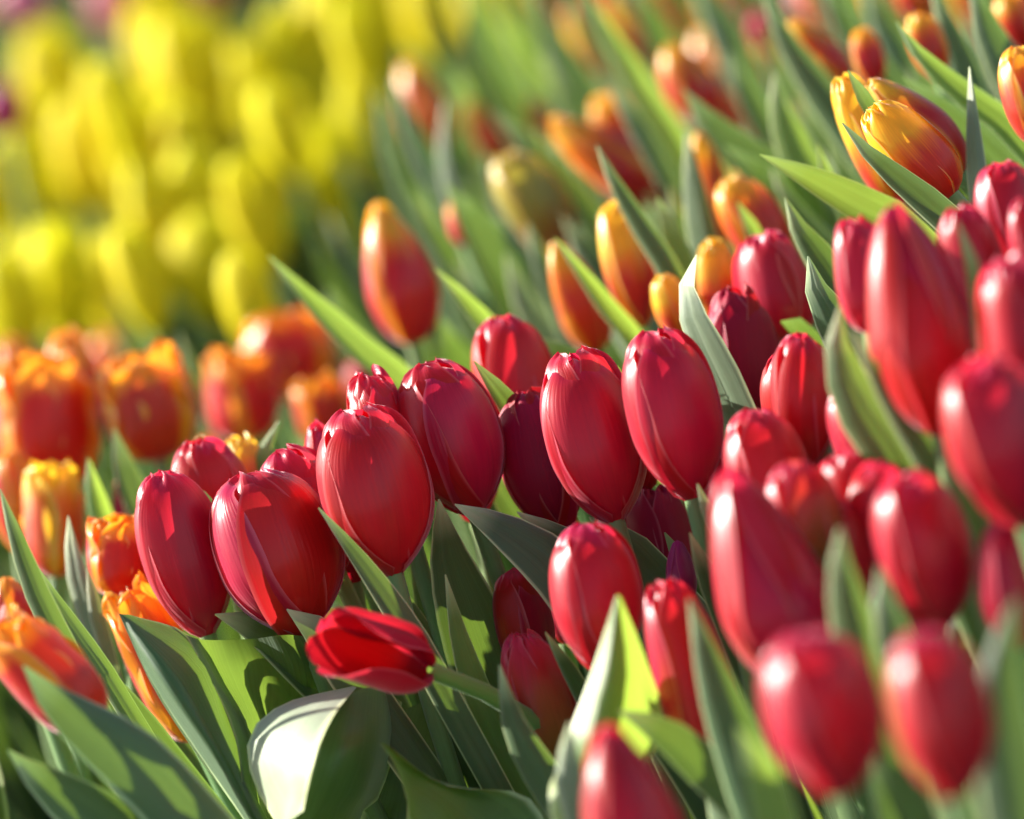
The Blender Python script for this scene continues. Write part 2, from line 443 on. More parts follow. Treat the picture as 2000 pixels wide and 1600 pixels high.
# ---------------------------------------------------------------- the red tulips
R = 'red tulips of the front bed'
D = 'red'
for row in [
 # tip, base, width, depth, material, form, label, rot
 ((312, 925), (402, 1228), 172, 2.03, D, 'closed', 'glossy red tulip farthest left of the red ones, pale pink sheen down its left', .2),
 ((385, 858), (455, 1120), 168, 2.085, D, 'closed', 'red tulip rising just behind the leftmost red one, its purple-tinged rounded top showing', 1.9),
 ((478, 925), (592, 1225), 262, 2.01, D, 'closed', 'broad red tulip above the folded green leaf, a long curved pink seam down its left', 2.75),
 ((545, 880), (655, 1110), 185, 2.04, D, 'closed', 'red tulip half hidden behind the broad one, with a white glint at its tip', .8),
 ((612, 828), (690, 1050), 118, 2.07, D, 'slim', 'narrow slice of a red tulip squeezed behind the centre-left pair, white edge', 1.2),
 ((690, 800), (768, 1108), 222, 1.99, D, 'closed', 'large red tulip with a long white streak down its left side and a pointed base', 2.4),
 ((715, 732), (790, 1000), 150, 2.03, D, 'goblet', 'red tulip with crinkled glinting petal tips behind the white-streaked one', 1.0),
 ((828, 712), (925, 990), 205, 2.03, D, 'closed', 'smooth red tulip with two white bands at its upper left, under the long bright leaf', 2.9),
 ((975, 622), (1045, 900), 165, 2.12, D, 'closed', 'red tulip with a wide pale pink flank, a pointed leaf tip crossing it', .3),
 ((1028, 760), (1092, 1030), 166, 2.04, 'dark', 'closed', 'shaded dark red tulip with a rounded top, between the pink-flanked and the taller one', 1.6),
 ((1112, 690), (1200, 1005), 208, 1.99, D, 'closed', 'tall red tulip with a small white curl on its upper left, mid band', 2.2),
 ((1272, 648), (1350, 962), 192, 1.96, D, 'closed', 'red tulip with fine white streaks along its whole left edge, beside the white leaf', 2.55),
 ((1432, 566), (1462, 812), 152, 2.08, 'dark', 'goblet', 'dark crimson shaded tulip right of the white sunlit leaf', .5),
 ((1485, 457), (1545, 655), 150, 2.13, D, 'goblet', 'highest of the sharp red tulips, with crinkled white-edged tips and no leaf before it', 1.4),
 ((1560, 655), (1578, 905), 128, 1.93, D, 'closed', 'slender red tulip with three white stripes, left of the curved green leaf', .1),
 ((1468, 805), (1525, 1080), 172, 1.90, D, 'closed', 'red tulip with two short white stripes at its top, in front of the dark gap', 2.5),
 ((1138, 1025), (1182, 1302), 188, 1.92, D, 'closed', 'egg-shaped red tulip standing alone above the bright triangular leaf, broad pale highlight', 2.7),
 ((1000, 1113), (1045, 1320), 118, 2.02, D, 'closed', 'dull red tulip tucked at the left of the egg-shaped one', 1.1),
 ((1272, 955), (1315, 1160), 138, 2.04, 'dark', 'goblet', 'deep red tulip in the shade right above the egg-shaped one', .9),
 ((1012, 1235), (1105, 1520), 142, 1.975, 'olive', 'closed', 'red tulip fading to olive green towards its base, behind the pink-edged leaf', 2.3),
 ((1300, 1142), (1405, 1515), 150, 1.87, D, 'goblet', 'long red tulip with pale stripes, partly behind the tall olive leaf', 2.6),
 ((1425, 925), (1560, 1320), 222, 1.79, D, 'slim', 'out-of-focus tall red tulip with a thick pale pink stripe down its left', 2.6),
 ((1545, 905), (1600, 1130), 150, 1.81, 'olive', 'closed', 'blurred red tulip with twin pale stripes and a greenish cast, above the tall one', .4),
 ((1640, 888), (1690, 1065), 130, 1.84, D, 'goblet', 'small blurred red tulip at the foot of the curved green leaf', 1.3),
 ((1708, 905), (1735, 1070), 122, 1.82, D, 'closed', 'small blurred red tulip with a round white spot, next to the big pale-spotted one', 2.0),
 ((1765, 928), (1830, 1222), 198, 1.76, D, 'closed', 'big blurred red tulip with a square pale patch high on its left side', 2.6),
 ((1968, 1015), (1985, 1260), 135, 1.74, D, 'closed', 'blurred red tulip cut by the right edge, pale patch, above the dark green leaf', 2.4),
 ((1568, 1238), (1640, 1540), 232, 1.60, D, 'closed', 'large blurred red tulip low in front, over a pale green stem', 2.65),
 ((1798, 1238), (1865, 1548), 205, 1.55, D, 'closed', 'blurred egg-like red tulip, lowest on the right with nothing before it', 2.5),
 ((1742, 405), (1832, 828), 212, 1.80, D, 'slim', 'largest blurred red tulip, long and slanting, with a pink-white left flank', 2.65),
 ((1665, 430), (1700, 640), 112, 1.87, D, 'goblet', 'pink-lit red tulip peeping out behind the largest slanting one', .2),
 ((1872, 408), (1935, 640), 132, 1.86, D, 'goblet', 'blurred red tulip crossed by a thin yellow-green leaf', 1.5),
 ((1948, 318), (1990, 520), 142, 1.91, D, 'closed', 'round-topped red tulip near the right edge, highest of the red blooms', 2.7),
 ((1998, 385), (2050, 610), 110, 1.84, D, 'closed', 'red tulip cut by the right edge with a white vertical stripe', 2.3),
 ((1975, 505), (2030, 790), 175, 1.76, D, 'goblet', 'shaded blurred red tulip at the right edge with a small pink dot of light', 1.7),
 ((1912, 698), (2000, 1012), 215, 1.72, D, 'closed', 'blurred red tulip at the right edge with two long soft pink stripes', 2.5),
 ((1188, 1425), (1262, 1740), 188, 1.68, D, 'slim', 'red tulip rising from the bottom edge with a pale left side', 2.6),
 ((1322, 1058), (1335, 1180), 66, 1.98, 'mag', 'slim', 'small purple tulip bud wedged between red blooms', 1.0),
 ((1082, 1080), (1105, 1250), 78, 2.06, 'dark', 'closed', 'sliver of dark red tulip behind the egg-shaped one', .6),
 ((1650, 752), (1722, 965), 130, 1.88, D, 'closed', 'pink-lit red tulip behind the curved bright green leaf', 2.7),
 ((1415, 1075), (1450, 1250), 90, 1.93, 'dark', 'closed', 'hidden dark red tulip behind the tall blurred one', 1.0),
 ((880, 790), (930, 1010), 130, 2.08, D, 'closed', 'red tulip filling the gap behind the smooth one with two white bands', .5),
 ((1215, 735), (1260, 950), 120, 2.05, D, 'closed', 'red tulip squeezed between the tall one and the white-streaked one', 1.5),
 ((655, 905), (690, 1130), 120, 2.05, 'dark', 'closed', 'shaded red tulip between the broad one and the large pointed-based one', 1.2),
 ((1615, 745), (1650, 950), 120, 1.95, D, 'closed', 'red tulip just left of the long curved green leaf', 2.6),
 ((1860, 900), (1900, 1130), 130, 1.86, D, 'closed', 'dim blurred red tulip behind the big pale-patched one', 1.2),
 ((1525, 690), (1560, 880), 120, 2.02, D, 'closed', 'red tulip wedged behind the dark crimson and the three-striped one', 1.1),
 ((1210, 1000), (1240, 1180), 120, 2.06, 'dark', 'closed', 'dusky red tulip sunk in shadow left of the deep red one', 2.1),
 ((1380, 860), (1420, 1060), 130, 1.99, D, 'closed', 'red tulip behind the one with two short white stripes', 1.4),
 ((1610, 980), (1660, 1200), 150, 1.82, D, 'closed', 'blurred red tulip deep in the right-centre cluster, over the pale green leaf', .8),
 ((1905, 930), (1940, 1140), 140, 1.82, D, 'closed', 'blurred red tulip under the striped one at the right edge', 1.8),
 ((1800, 640), (1860, 900), 150, 1.92, D, 'closed', 'red tulip in the shade behind the largest slanting one', .8),
]:
    tip, base, w_, d_, mt, kd, lb, rot = row
    base = (base[0] + .06 * (base[0] - tip[0]), base[1] + .06 * (base[1] - tip[1]))
    tulip(tip, base, w_ * .99, d_, mt, kd, lb, R, rot=rot, back=random.uniform(-.12, .12))

# the open bloom that hangs sideways over the folded leaves
def drooping():
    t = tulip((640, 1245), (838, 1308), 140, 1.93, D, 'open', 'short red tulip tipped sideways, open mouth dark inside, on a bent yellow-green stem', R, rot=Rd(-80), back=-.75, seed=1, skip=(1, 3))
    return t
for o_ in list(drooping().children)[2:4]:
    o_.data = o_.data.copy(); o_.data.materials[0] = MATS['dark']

# ---------------------------------------------------------------- flamed tulips behind
Fg = 'orange and red flamed tulips behind the red ones'
for row in [
 ((738, 402), (808, 675), 150, 2.33, 'flame', 'slim', 'lone orange-red bud with a cream left edge, before the yellow tulips', 2.6),
 ((1198, 393), (1255, 645), 108, 2.20, 'flamey', 'closed', 'bud yellow above and deep red below, behind the thin pale-edged leaf', 2.6),
 ((1085, 475), (1170, 690), 105, 2.25, 'flame', 'slim', 'orange-red bud crossed by a bright green leaf, above the pink-flanked red tulip', .3),
 ((1292, 538), (1335, 665), 72, 2.15, 'flamey', 'closed', 'small yellow bud left of the white sunlit leaf', 1.0),
 ((1388, 468), (1420, 640), 92, 2.16, 'flamey', 'goblet', 'golden yellow bud touching the highest sharp red tulip', 2.0),
 ((1418, 350), (1535, 540), 125, 2.22, 'flame', 'closed', 'orange bud with a white-lit left side and a small leaf before it', 2.5),
 ((1075, 238), (1320, 385), 118, 2.43, 'flame', 'slim', 'long orange-red bud leaning far to the left with a pointed tip', 1.5),
 ((1175, 188), (1235, 310), 92, 2.55, 'flame', 'closed', 'small orange-topped bud with a pink cheek, behind the far-leaning one', 2.4),
 ((985, 303), (1110, 510), 128, 2.42, 'green', 'closed', 'greenish yellow bud with a dark red left foot', 2.6),
 ((1302, 90), (1385, 245), 112, 2.52, 'flame', 'slim', 'blurred orange bud with a peach left edge, near the top', 2.7),
 ((1640, 158), (1765, 400), 105, 2.08, 'flamey', 'goblet', 'yellow-rimmed bud with a pale pink side, behind the dark pointed leaf', 2.7),
 ((1705, 212), (1862, 385), 128, 2.01, 'flamey', 'goblet', 'brightest yellow and red bud with ragged white-lit tip', 2.3),
 ((1700, 160), (1880, 345), 140, 2.07, 'flame', 'slim', 'red-orange bloom lying behind the bright ragged yellow one', 1.2),
 ((1540, 42), (1660, 165), 72, 2.33, 'flame', 'slim', 'narrow slanting red bud with an orange upper edge', .8),
 ((1680, 55), (1712, 175), 66, 2.28, 'flame', 'closed', 'little orange bud with a pink side, between two upright leaves', 2.2),
 ((1788, 28), (1840, 160), 78, 2.22, 'flame', 'closed', 'orange bud behind the crisp green leaf near the upper right', 1.9),
 ((1985, 95), (2040, 300), 110, 1.95, 'flame', 'closed', 'orange bud with a cream side cut by the right edge', 2.6),
 ((1960, -15), (2020, 105), 80, 2.30, 'flame', 'closed', 'red and orange bud in the upper right corner', 1.4),
 ((1362, 255), (1405, 480), 88, 2.32, 'flame', 'slim', 'muted orange bud mostly hidden by an upright green leaf', .8),
 ((795, 120), (855, 300), 105, 2.75, 'flame', 'slim', 'blurred yellow-orange bud between the two thin grey leaves', 1.2),
 ((1475, 92), (1500, 190), 62, 2.62, 'flame', 'closed', 'tiny blurred orange bud peeping between upright leaves', 1.7),
 ((1480, 20), (1520, 110), 70, 2.7, 'dark', 'closed', 'blurred dark red bud near the top edge', 1.0),
 ((1365, 60), (1420, 200), 90, 2.75, 'flame', 'slim', 'dim orange-brown bud behind the peach-edged one', 1.0),
 ((1535, 255), (1560, 340), 56, 2.5, 'flamey', 'closed', 'tiny golden bud low between dark leaves', 1.0),
 ((878, 395), (915, 480), 52, 2.4, 'flame', 'slim', 'small peach bud half covered by thin leaves', 1.0),
 ((1560, -50), (1590, 40), 70, 2.9, 'pink', 'closed', 'small blurred pink tulip at the top edge', 1.0),
 ((1770, -60), (1810, 40), 90, 2.5, 'flame', 'closed', 'dark red bud cut off by the top edge', 1.0),
 ((1380, -40), (1440, 90), 90, 2.9, 'flame', 'closed', 'very blurred orange bud cut off by the top edge', 1.0),
]:
    tip, base, w_, d_, mt, kd, lb, rot = row
    tulip(tip, base, w_ * .97, d_, mt, kd, lb, Fg, rot=rot, back=random.uniform(-.1, .1))

rng = random.Random(5)
for x, y_ in [(1235, 60), (1150, 90), (1430, 230), (1600, 20), (1240, 330), (1060, 250), (1480, 400), (950, 260), (1850, 90), (1900, 20), (1730, 20), (1290, 20), (1070, 20), (1180, 0), (1610, 290), (1890, 210)]:
    d_ = plane_depth(x, y_, .37) + .08
    h = rng.uniform(150, 200) * 2.4 / d_
    tulip((x - .3 * h, y_ - h * .5), (x + .3 * h, y_ + h * .5), h * .42, d_, rng.choice(['flame', 'flame', 'flamey']), 'slim',
          'blurred orange bud half sunk among the upright leaves behind', Fg, back=rng.uniform(-.1, .1), lod=1)

# ---------------------------------------------------------------- orange ruffled tulips at the left
Og = 'red tulips with ruffled orange edges at the left'
for row in [
 ((70, 690), (105, 965), 210, 2.30, 'orange', 'ruffle', 'large open red tulip with orange ruffled rim at the left edge', .4),
 ((130, 650), (150, 900), 120, 2.38, 'orange', 'goblet', 'pointed red tulip standing against the large one at the left edge', 1.4),
 ((262, 685), (315, 900), 185, 2.28, 'orange', 'ruffle', 'red tulip with thick orange petal margins crossing like a letter V', .1),
 ((345, 720), (360, 880), 80, 2.36, 'orange', 'closed', 'plain red petalled tulip right behind the V-margined one', 1.5),
 ((455, 680), (485, 865), 150, 2.45, 'orange', 'ruffle', 'orange-rimmed dark red tulip under the round orange one', .9),
 ((545, 612), (590, 780), 185, 2.58, 'orange', 'ruffle', 'round blurred orange tulip, highest of the ruffled ones', 1.9),
 ((608, 735), (640, 865), 110, 2.42, 'orange', 'ruffle', 'dull orange tulip touching the crinkled red one', .5),
 ((98, 905), (110, 1130), 125, 2.20, 'oy', 'ruffle', 'muted orange-brown tulip below the large left one', 1.1),
 ((232, 1008), (245, 1170), 145, 2.09, 'orange', 'ruffle', 'orange-rimmed tulip close left of the red ones, with golden ruffles', .3),
 ((240, 1150), (390, 1450), 135, 2.06, 'orange', 'ruffle', 'tulip with curled bright yellow-orange lips behind the folded leaf tip', .2),
 ((-5, 1222), (190, 1420), 150, 1.88, 'orange', 'ruffle', 'leaning blurred red tulip with an orange tip at the lower left edge', 1.0),
 ((465, 855), (495, 1010), 112, 2.13, 'oy', 'goblet', 'golden yellow tulip peeping between two red ones', .9),
 ((200, 650), (230, 750), 90, 2.85, 'orange', 'closed', 'very blurred orange-red tulip at the border of the yellow ones', 1.0),
 ((20, 880), (40, 1080), 90, 2.26, 'orange', 'closed', 'deep red tulip low at the left edge, in shade', 1.0),
 ((8, 1130), (50, 1260), 90, 2.1, 'orange', 'slim', 'brownish red bud at the left edge above the leaning one', 1.0),
 ((20, 660), (40, 800), 90, 2.7, 'orange', 'closed', 'faint orange tulip at the left edge under the yellow mass', 1.0),
 ((400, 850), (420, 930), 60, 2.3, 'orange', 'closed', 'small orange-red bloom above the purple-topped red tulip', 1.0),
 ((700, 700), (730, 800), 90, 2.5, 'dark', 'closed', 'dark red bud glimpsed above the crinkled red tulip', 1.0),
 ((240, 930), (280, 1120), 95, 2.25, 'dark', 'slim', 'dark red closed tulip in the shade behind the leftmost red one', .5),
]:
    tip, base, w_, d_, mt, kd, lb, rot = row
    tulip(tip, base, w_ * .97, d_, mt, kd, lb, Og, rot=rot, back=random.uniform(-.1, .1))

# ---------------------------------------------------------------- yellow tulips
Yg = 'yellow tulips of the bed behind'
for row in [
 ((85, 75), (125, 270), 120, 3.2, 'yellow', 'closed', 'yellow tulip at the upper left next to the greyish leaves'),
 ((350, 45), (385, 260), 150, 3.1, 'yellow', 'closed', 'tallest bright yellow tulip below the dark gap at the top'),
 ((640, -30), (685, 160), 140, 3.1, 'yellow', 'closed', 'bright yellow tulip cut by the top edge right of the dark gap'),
 ((735, -60), (790, 90), 140, 3.3, 'yellow', 'closed', 'yellow-green tulip cut by the top edge above the thin grey leaves'),
 ((235, 160), (255, 370), 95, 2.95, 'yellow', 'slim', 'narrow upright yellow tulip under the green patch'),
 ((150, 215), (170, 390), 100, 3.0, 'yellow', 'closed', 'yellow tulip left of the narrow upright one'),
 ((480, 105), (530, 260), 120, 3.2, 'yellow', 'closed', 'soft yellow tulip right of the tallest, under the brown shadow'),
 ((590, 110), (640, 270), 120, 3.1, 'yellow', 'closed', 'yellow tulip directly below the black notch'),
 ((620, 255), (690, 520), 130, 2.85, 'yellow', 'closed', 'big golden tulip left of the lone orange-red bud'),
 ((500, 305), (550, 470), 70, 2.9, 'yellow', 'slim', 'small pale yellow tulip in the green strip'),
 ((20, 290), (60, 440), 110, 2.95, 'yellow', 'closed', 'golden tulip at the left edge below the magenta bloom'),
 ((270, 340), (340, 530), 110, 2.85, 'yellow', 'slim', 'slanting yellow tulip running down into shade'),
 ((370, 310), (430, 500), 120, 2.85, 'yellow', 'closed', 'yellow tulip with a greenish left side in the middle of the mass'),
 ((110, 455), (120, 650), 130, 2.75, 'yellow', 'closed', 'lowest large yellow tulip with a shaded right side'),
 ((220, 480), (270, 660), 150, 2.8, 'yellow', 'closed', 'dull olive yellow tulip beside the lowest large one'),
 ((5, 520), (30, 680), 120, 2.7, 'yellow', 'closed', 'yellow tulip in the lower left corner of the yellow mass'),
 ((700, 130), (760, 330), 110, 3.0, 'yellow', 'closed', 'yellow tulip left of the thin grey upright leaves'),
 ((420, 120), (460, 300), 110, 3.3, 'yellow', 'closed', 'yellow tulip in the shade of the tallest one'),
 ((300, 200), (340, 380), 110, 3.0, 'yellow', 'closed', 'golden tulip just below the tallest one'),
 ((540, 190), (590, 380), 110, 2.95, 'yellow', 'closed', 'yellow tulip on the left rim of the big golden one'),
 ((60, 200), (95, 380), 110, 3.1, 'yellow', 'closed', 'mustard tulip to the right of the magenta bloom'),
 ((395, 440), (450, 620), 150, 2.78, 'yellow', 'closed', 'brownish yellow tulip in shadow above the round orange one'),
 ((820, -40), (870, 110), 110, 3.2, 'yellow', 'closed', 'dull yellow tulip at the top edge among green leaves'),
 ((930, -50), (1000, 120), 120, 3.1, 'yellow', 'closed', 'brownish yellow tulip at the top edge right of the others'),
 ((215, -70), (225, 75), 92, 3.7, 'pink', 'closed', 'pale pink tulip at the top edge above the yellow ones'),
 ((0, 165), (20, 265), 75, 3.2, 'mag', 'closed', 'dark magenta tulip at the left edge beside the yellow ones'),
 ((40, -70), (60, 60), 100, 3.9, 'pink', 'closed', 'greyish pink tulip fading out in the upper left corner'),
 ((430, -70), (440, 20), 90, 3.8, 'dark', 'closed', 'dim dark red tulip in the brown shadow at the top'),
]:
    tip, base, w_, d_, mt, kd, lb = row
    if mt == 'yellow': tip = (tip[0] - 8, tip[1] - 25); base = (base[0] + 12, base[1] + 30); w_ *= 1.0; d_ *= 1.1
    tulip(tip, base, w_ * 1.1, d_, mt, kd, lb, Yg if mt == 'yellow' else 'odd tulips among the yellow ones', back=random.uniform(-.1, .1), lod=1)

# ---------------------------------------------------------------- leaf-only plants that fill the bed
def filler_leaf_mesh(k):
    rng = random.Random(500 + k)
    n = 14; C = []; be = rng.uniform(.05, .22)
    for i in range(n):
        t = i / (n - 1); C.append(Vector((0, -be * (1 - t) ** 1 * 0 + be * (1 - t) ** 2, 1 - t)))
    Wd = [(.16 + .03 * (k % 3)) * (sin(pi / 2 * min(1, (i / (n - 1)) / .62)) ** .9) * (1 - .4 * max(0, i / (n - 1) - .62)) + .002 for i in range(n)]
    return strip(C, Wd, [XR] * n, [Vector((0, -1, 0))] * n, rng.uniform(.4, 1.1), .08, k, LEAF, 7)
FL = [filler_leaf_mesh(k) for k in range(8)]
LEANW = Vector((0, 0, 1))
def plant(x, y, h, nl, label, group):
    root = bpy.data.objects.new('tulip_plant', None); root.empty_display_size = .02
    root.location = (x, y, 0); link(root)
    root['label'] = label; root['category'] = 'tulip plant'; root['group'] = group
    a0 = random.uniform(0, 6.28)
    for i in range(nl):
        o = bpy.data.objects.new('leaf', random.choice(FL)); link(o, root)
        hh = h * random.uniform(.8, 1.05)
        a = a0 + i * 2 * pi / nl + random.uniform(-.4, .4)
        tilt = random.uniform(.05, .32)
        M = (Matrix.Rotation(a, 3, 'Z') @ Matrix.Rotation(tilt, 3, 'X') @ Matrix.Diagonal((hh * random.uniform(.8, 1.15), hh, hh)))
        M = Matrix.Rotation(-.08, 3, 'Y') @ M
        M = M.to_4x4(); M.translation = (random.uniform(-.01, .01), random.uniform(-.01, .01), .0)
        o.matrix_basis = M
    return root


# more yellow tulips that nothing tells apart, in the gaps of the mass
rng = random.Random(21); pts_y = []
for k in range(900):
    x, y_ = rng.uniform(-60, 900), rng.uniform(-60, 600)
    lim = 860 - max(0, y_ - 60) * .62
    if x > lim or (410 < x < 610 and y_ < 95) or (y_ < 120 and x < 300) or (230 > x > 150 and y_ < 170): continue
    if any(abs(x - a) < 112 and abs(y_ - b) < 120 for a, b in pts_y): continue
    pts_y.append((x, y_))
for x, y_ in pts_y:
    d_ = plane_depth(x, y_, rng.uniform(.29, .38)) * 1.0
    if d_ > 4.8: continue
    h = rng.uniform(180, 250) * 2.95 / d_
    tulip((x - .16 * h, y_ - h * .5), (x + .16 * h, y_ + h * .5), h * .47, d_, 'yellow', 'closed',
          'soft blurred yellow tulip among the many of the bed behind', Yg, back=rng.uniform(-.1, .1), lod=1)

def mass(name, label, group_pts, k0):
    """low leaves that nobody could count, joined into one"""
    V, F, U = [], [], []
    rg = random.Random(k0)
    for (X, Y, h) in group_pts:
        a0 = rg.uniform(0, 6.28)
        for i in range(4):
            me = rg.choice(FL); hh = h * rg.uniform(.75, 1.05)
            M = (Matrix.Rotation(-.08, 3, 'Y') @ Matrix.Rotation(a0 + i * 1.57 + rg.uniform(-.4, .4), 3, 'Z') @ Matrix.Rotation(rg.uniform(.05, .4), 3, 'X')
                 @ Matrix.Diagonal((hh * rg.uniform(.9, 1.3), hh, hh)))
            o0 = len(V); T = Vector((X + rg.uniform(-.02, .02), Y + rg.uniform(-.02, .02), 0))
            uvl = me.uv_layers[0].data; uvv = {}
            for l in me.loops: uvv[l.vertex_index] = tuple(uvl[l.index].uv)
            for v in me.vertices: V.append(M @ v.co + T); U.append(uvv[v.index])
            for p_ in me.polygons: F.append(tuple(o0 + q for q in p_.vertices))
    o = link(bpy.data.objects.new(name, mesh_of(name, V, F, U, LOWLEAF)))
    o['kind'] = 'stuff'; o['label'] = label; o['category'] = 'leaves'
rng = random.Random(11)
low, far = [], []
y = 1.6
while y < 4.9:
    half = .115 * y + .14
    x = -half
    while x < half:
        X = x + rng.uniform(-.03, .03); Y = y + rng.uniform(-.03, .03)
        px, py, dd = proj(Vector((X, Y, .38)))
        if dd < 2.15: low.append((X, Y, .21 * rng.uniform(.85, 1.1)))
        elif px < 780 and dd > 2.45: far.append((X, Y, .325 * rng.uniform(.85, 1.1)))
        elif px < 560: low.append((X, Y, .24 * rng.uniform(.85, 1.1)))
        elif rng.random() < .8: plant(X, Y, (.31 if dd < 2.35 else .355) * rng.uniform(.85, 1.1), 3,
              'upright green tulip leaves crowding behind the red blooms', 'upright leaves behind the red tulips')
        x += .08
    y += .08
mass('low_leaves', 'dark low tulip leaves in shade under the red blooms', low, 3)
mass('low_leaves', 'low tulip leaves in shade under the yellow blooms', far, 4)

# ---------------------------------------------------------------- folded broad leaves in front
blade([[(232, 1198, 1.980), (300, 1345, 1.980), (388, 1480, 1.980), (500, 1640, 1.980)],
       [(234, 1199, 1.980), (330, 1330, 1.958), (425, 1470, 1.955), (520, 1640, 1.960)],
       [(240, 1200, 1.980), (385, 1290, 1.980), (450, 1440, 1.985), (535, 1640, 1.980)],
       [(250, 1200, 1.980), (372, 1242, 2.010), (440, 1360, 2.015), (500, 1560, 2.000)]], 'g',
      label='folded leaf with a pale silvery left flank')
blade([[(362, 1240, 1.985), (420, 1345, 1.985), (462, 1450, 1.975), (498, 1640, 1.965)],
       [(400, 1250, 2.015), (445, 1345, 2.015), (490, 1440, 2.005), (510, 1640, 1.985)],
       [(490, 1248, 2.010), (520, 1340, 2.030), (545, 1440, 2.035), (530, 1640, 2.015)],
       [(560, 1240, 1.995), (600, 1330, 2.015), (610, 1430, 2.035), (550, 1640, 2.025)],
       [(615, 1246, 2.015), (668, 1320, 2.025), (660, 1420, 2.045), (570, 1640, 2.035)]], 'm',
      label='broad leaf with a wavy pale upper margin')
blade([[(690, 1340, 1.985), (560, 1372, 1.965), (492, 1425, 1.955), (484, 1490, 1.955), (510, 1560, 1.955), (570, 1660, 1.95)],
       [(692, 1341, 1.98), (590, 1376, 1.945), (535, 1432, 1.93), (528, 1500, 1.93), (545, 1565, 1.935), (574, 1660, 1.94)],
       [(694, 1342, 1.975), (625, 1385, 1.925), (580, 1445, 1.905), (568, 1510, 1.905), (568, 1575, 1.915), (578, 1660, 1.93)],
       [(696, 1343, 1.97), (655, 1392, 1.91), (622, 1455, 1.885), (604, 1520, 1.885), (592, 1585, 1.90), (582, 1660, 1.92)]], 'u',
      label='left flank of the curled leaf, sunlight painted on as pale colour')
blade([[(640, 1385, 1.945), (612, 1465, 1.925), (590, 1550, 1.93), (575, 1660, 1.945)],
       [(700, 1348, 1.96), (670, 1455, 1.925), (650, 1550, 1.93), (625, 1660, 1.945)],
       [(745, 1345, 1.985), (735, 1440, 1.945), (710, 1550, 1.945), (675, 1660, 1.955)],
       [(785, 1372, 2.02), (775, 1450, 2.0), (745, 1550, 1.99), (705, 1660, 1.985)]], 'm',
      label='green right half of the curled leaf, beside its painted-pale flank')  # same leaf as the sun-painted flank, built as a separate plain green part
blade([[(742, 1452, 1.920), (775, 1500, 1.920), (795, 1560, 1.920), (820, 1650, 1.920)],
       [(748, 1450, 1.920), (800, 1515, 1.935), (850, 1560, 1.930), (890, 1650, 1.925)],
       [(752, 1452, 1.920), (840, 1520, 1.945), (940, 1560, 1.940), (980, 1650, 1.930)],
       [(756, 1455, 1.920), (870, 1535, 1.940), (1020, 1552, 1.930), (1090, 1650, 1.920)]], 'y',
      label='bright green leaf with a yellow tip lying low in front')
blade([[(772, 1395, 2.03), (735, 1470, 2.03), (715, 1560, 2.03), (712, 1660, 2.02)],
       [(830, 1372, 2.03), (830, 1460, 2.03), (800, 1560, 2.02), (790, 1660, 2.02)],
       [(905, 1378, 2.04), (925, 1460, 2.04), (900, 1560, 2.03), (860, 1660, 2.02)],
       [(960, 1385, 2.07), (1005, 1480, 2.07), (1000, 1560, 2.06), (930, 1660, 2.04)]], 'g',
      label='wide dark leaf in shadow right of the curled one')
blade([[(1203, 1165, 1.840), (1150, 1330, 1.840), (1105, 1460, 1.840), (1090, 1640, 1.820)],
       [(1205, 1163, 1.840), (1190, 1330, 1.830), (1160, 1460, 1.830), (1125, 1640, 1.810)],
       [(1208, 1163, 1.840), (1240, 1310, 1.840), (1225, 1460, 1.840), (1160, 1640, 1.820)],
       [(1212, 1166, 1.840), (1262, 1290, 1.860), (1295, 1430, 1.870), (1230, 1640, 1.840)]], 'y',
      label='bright yellow-green triangular leaf lit from behind')

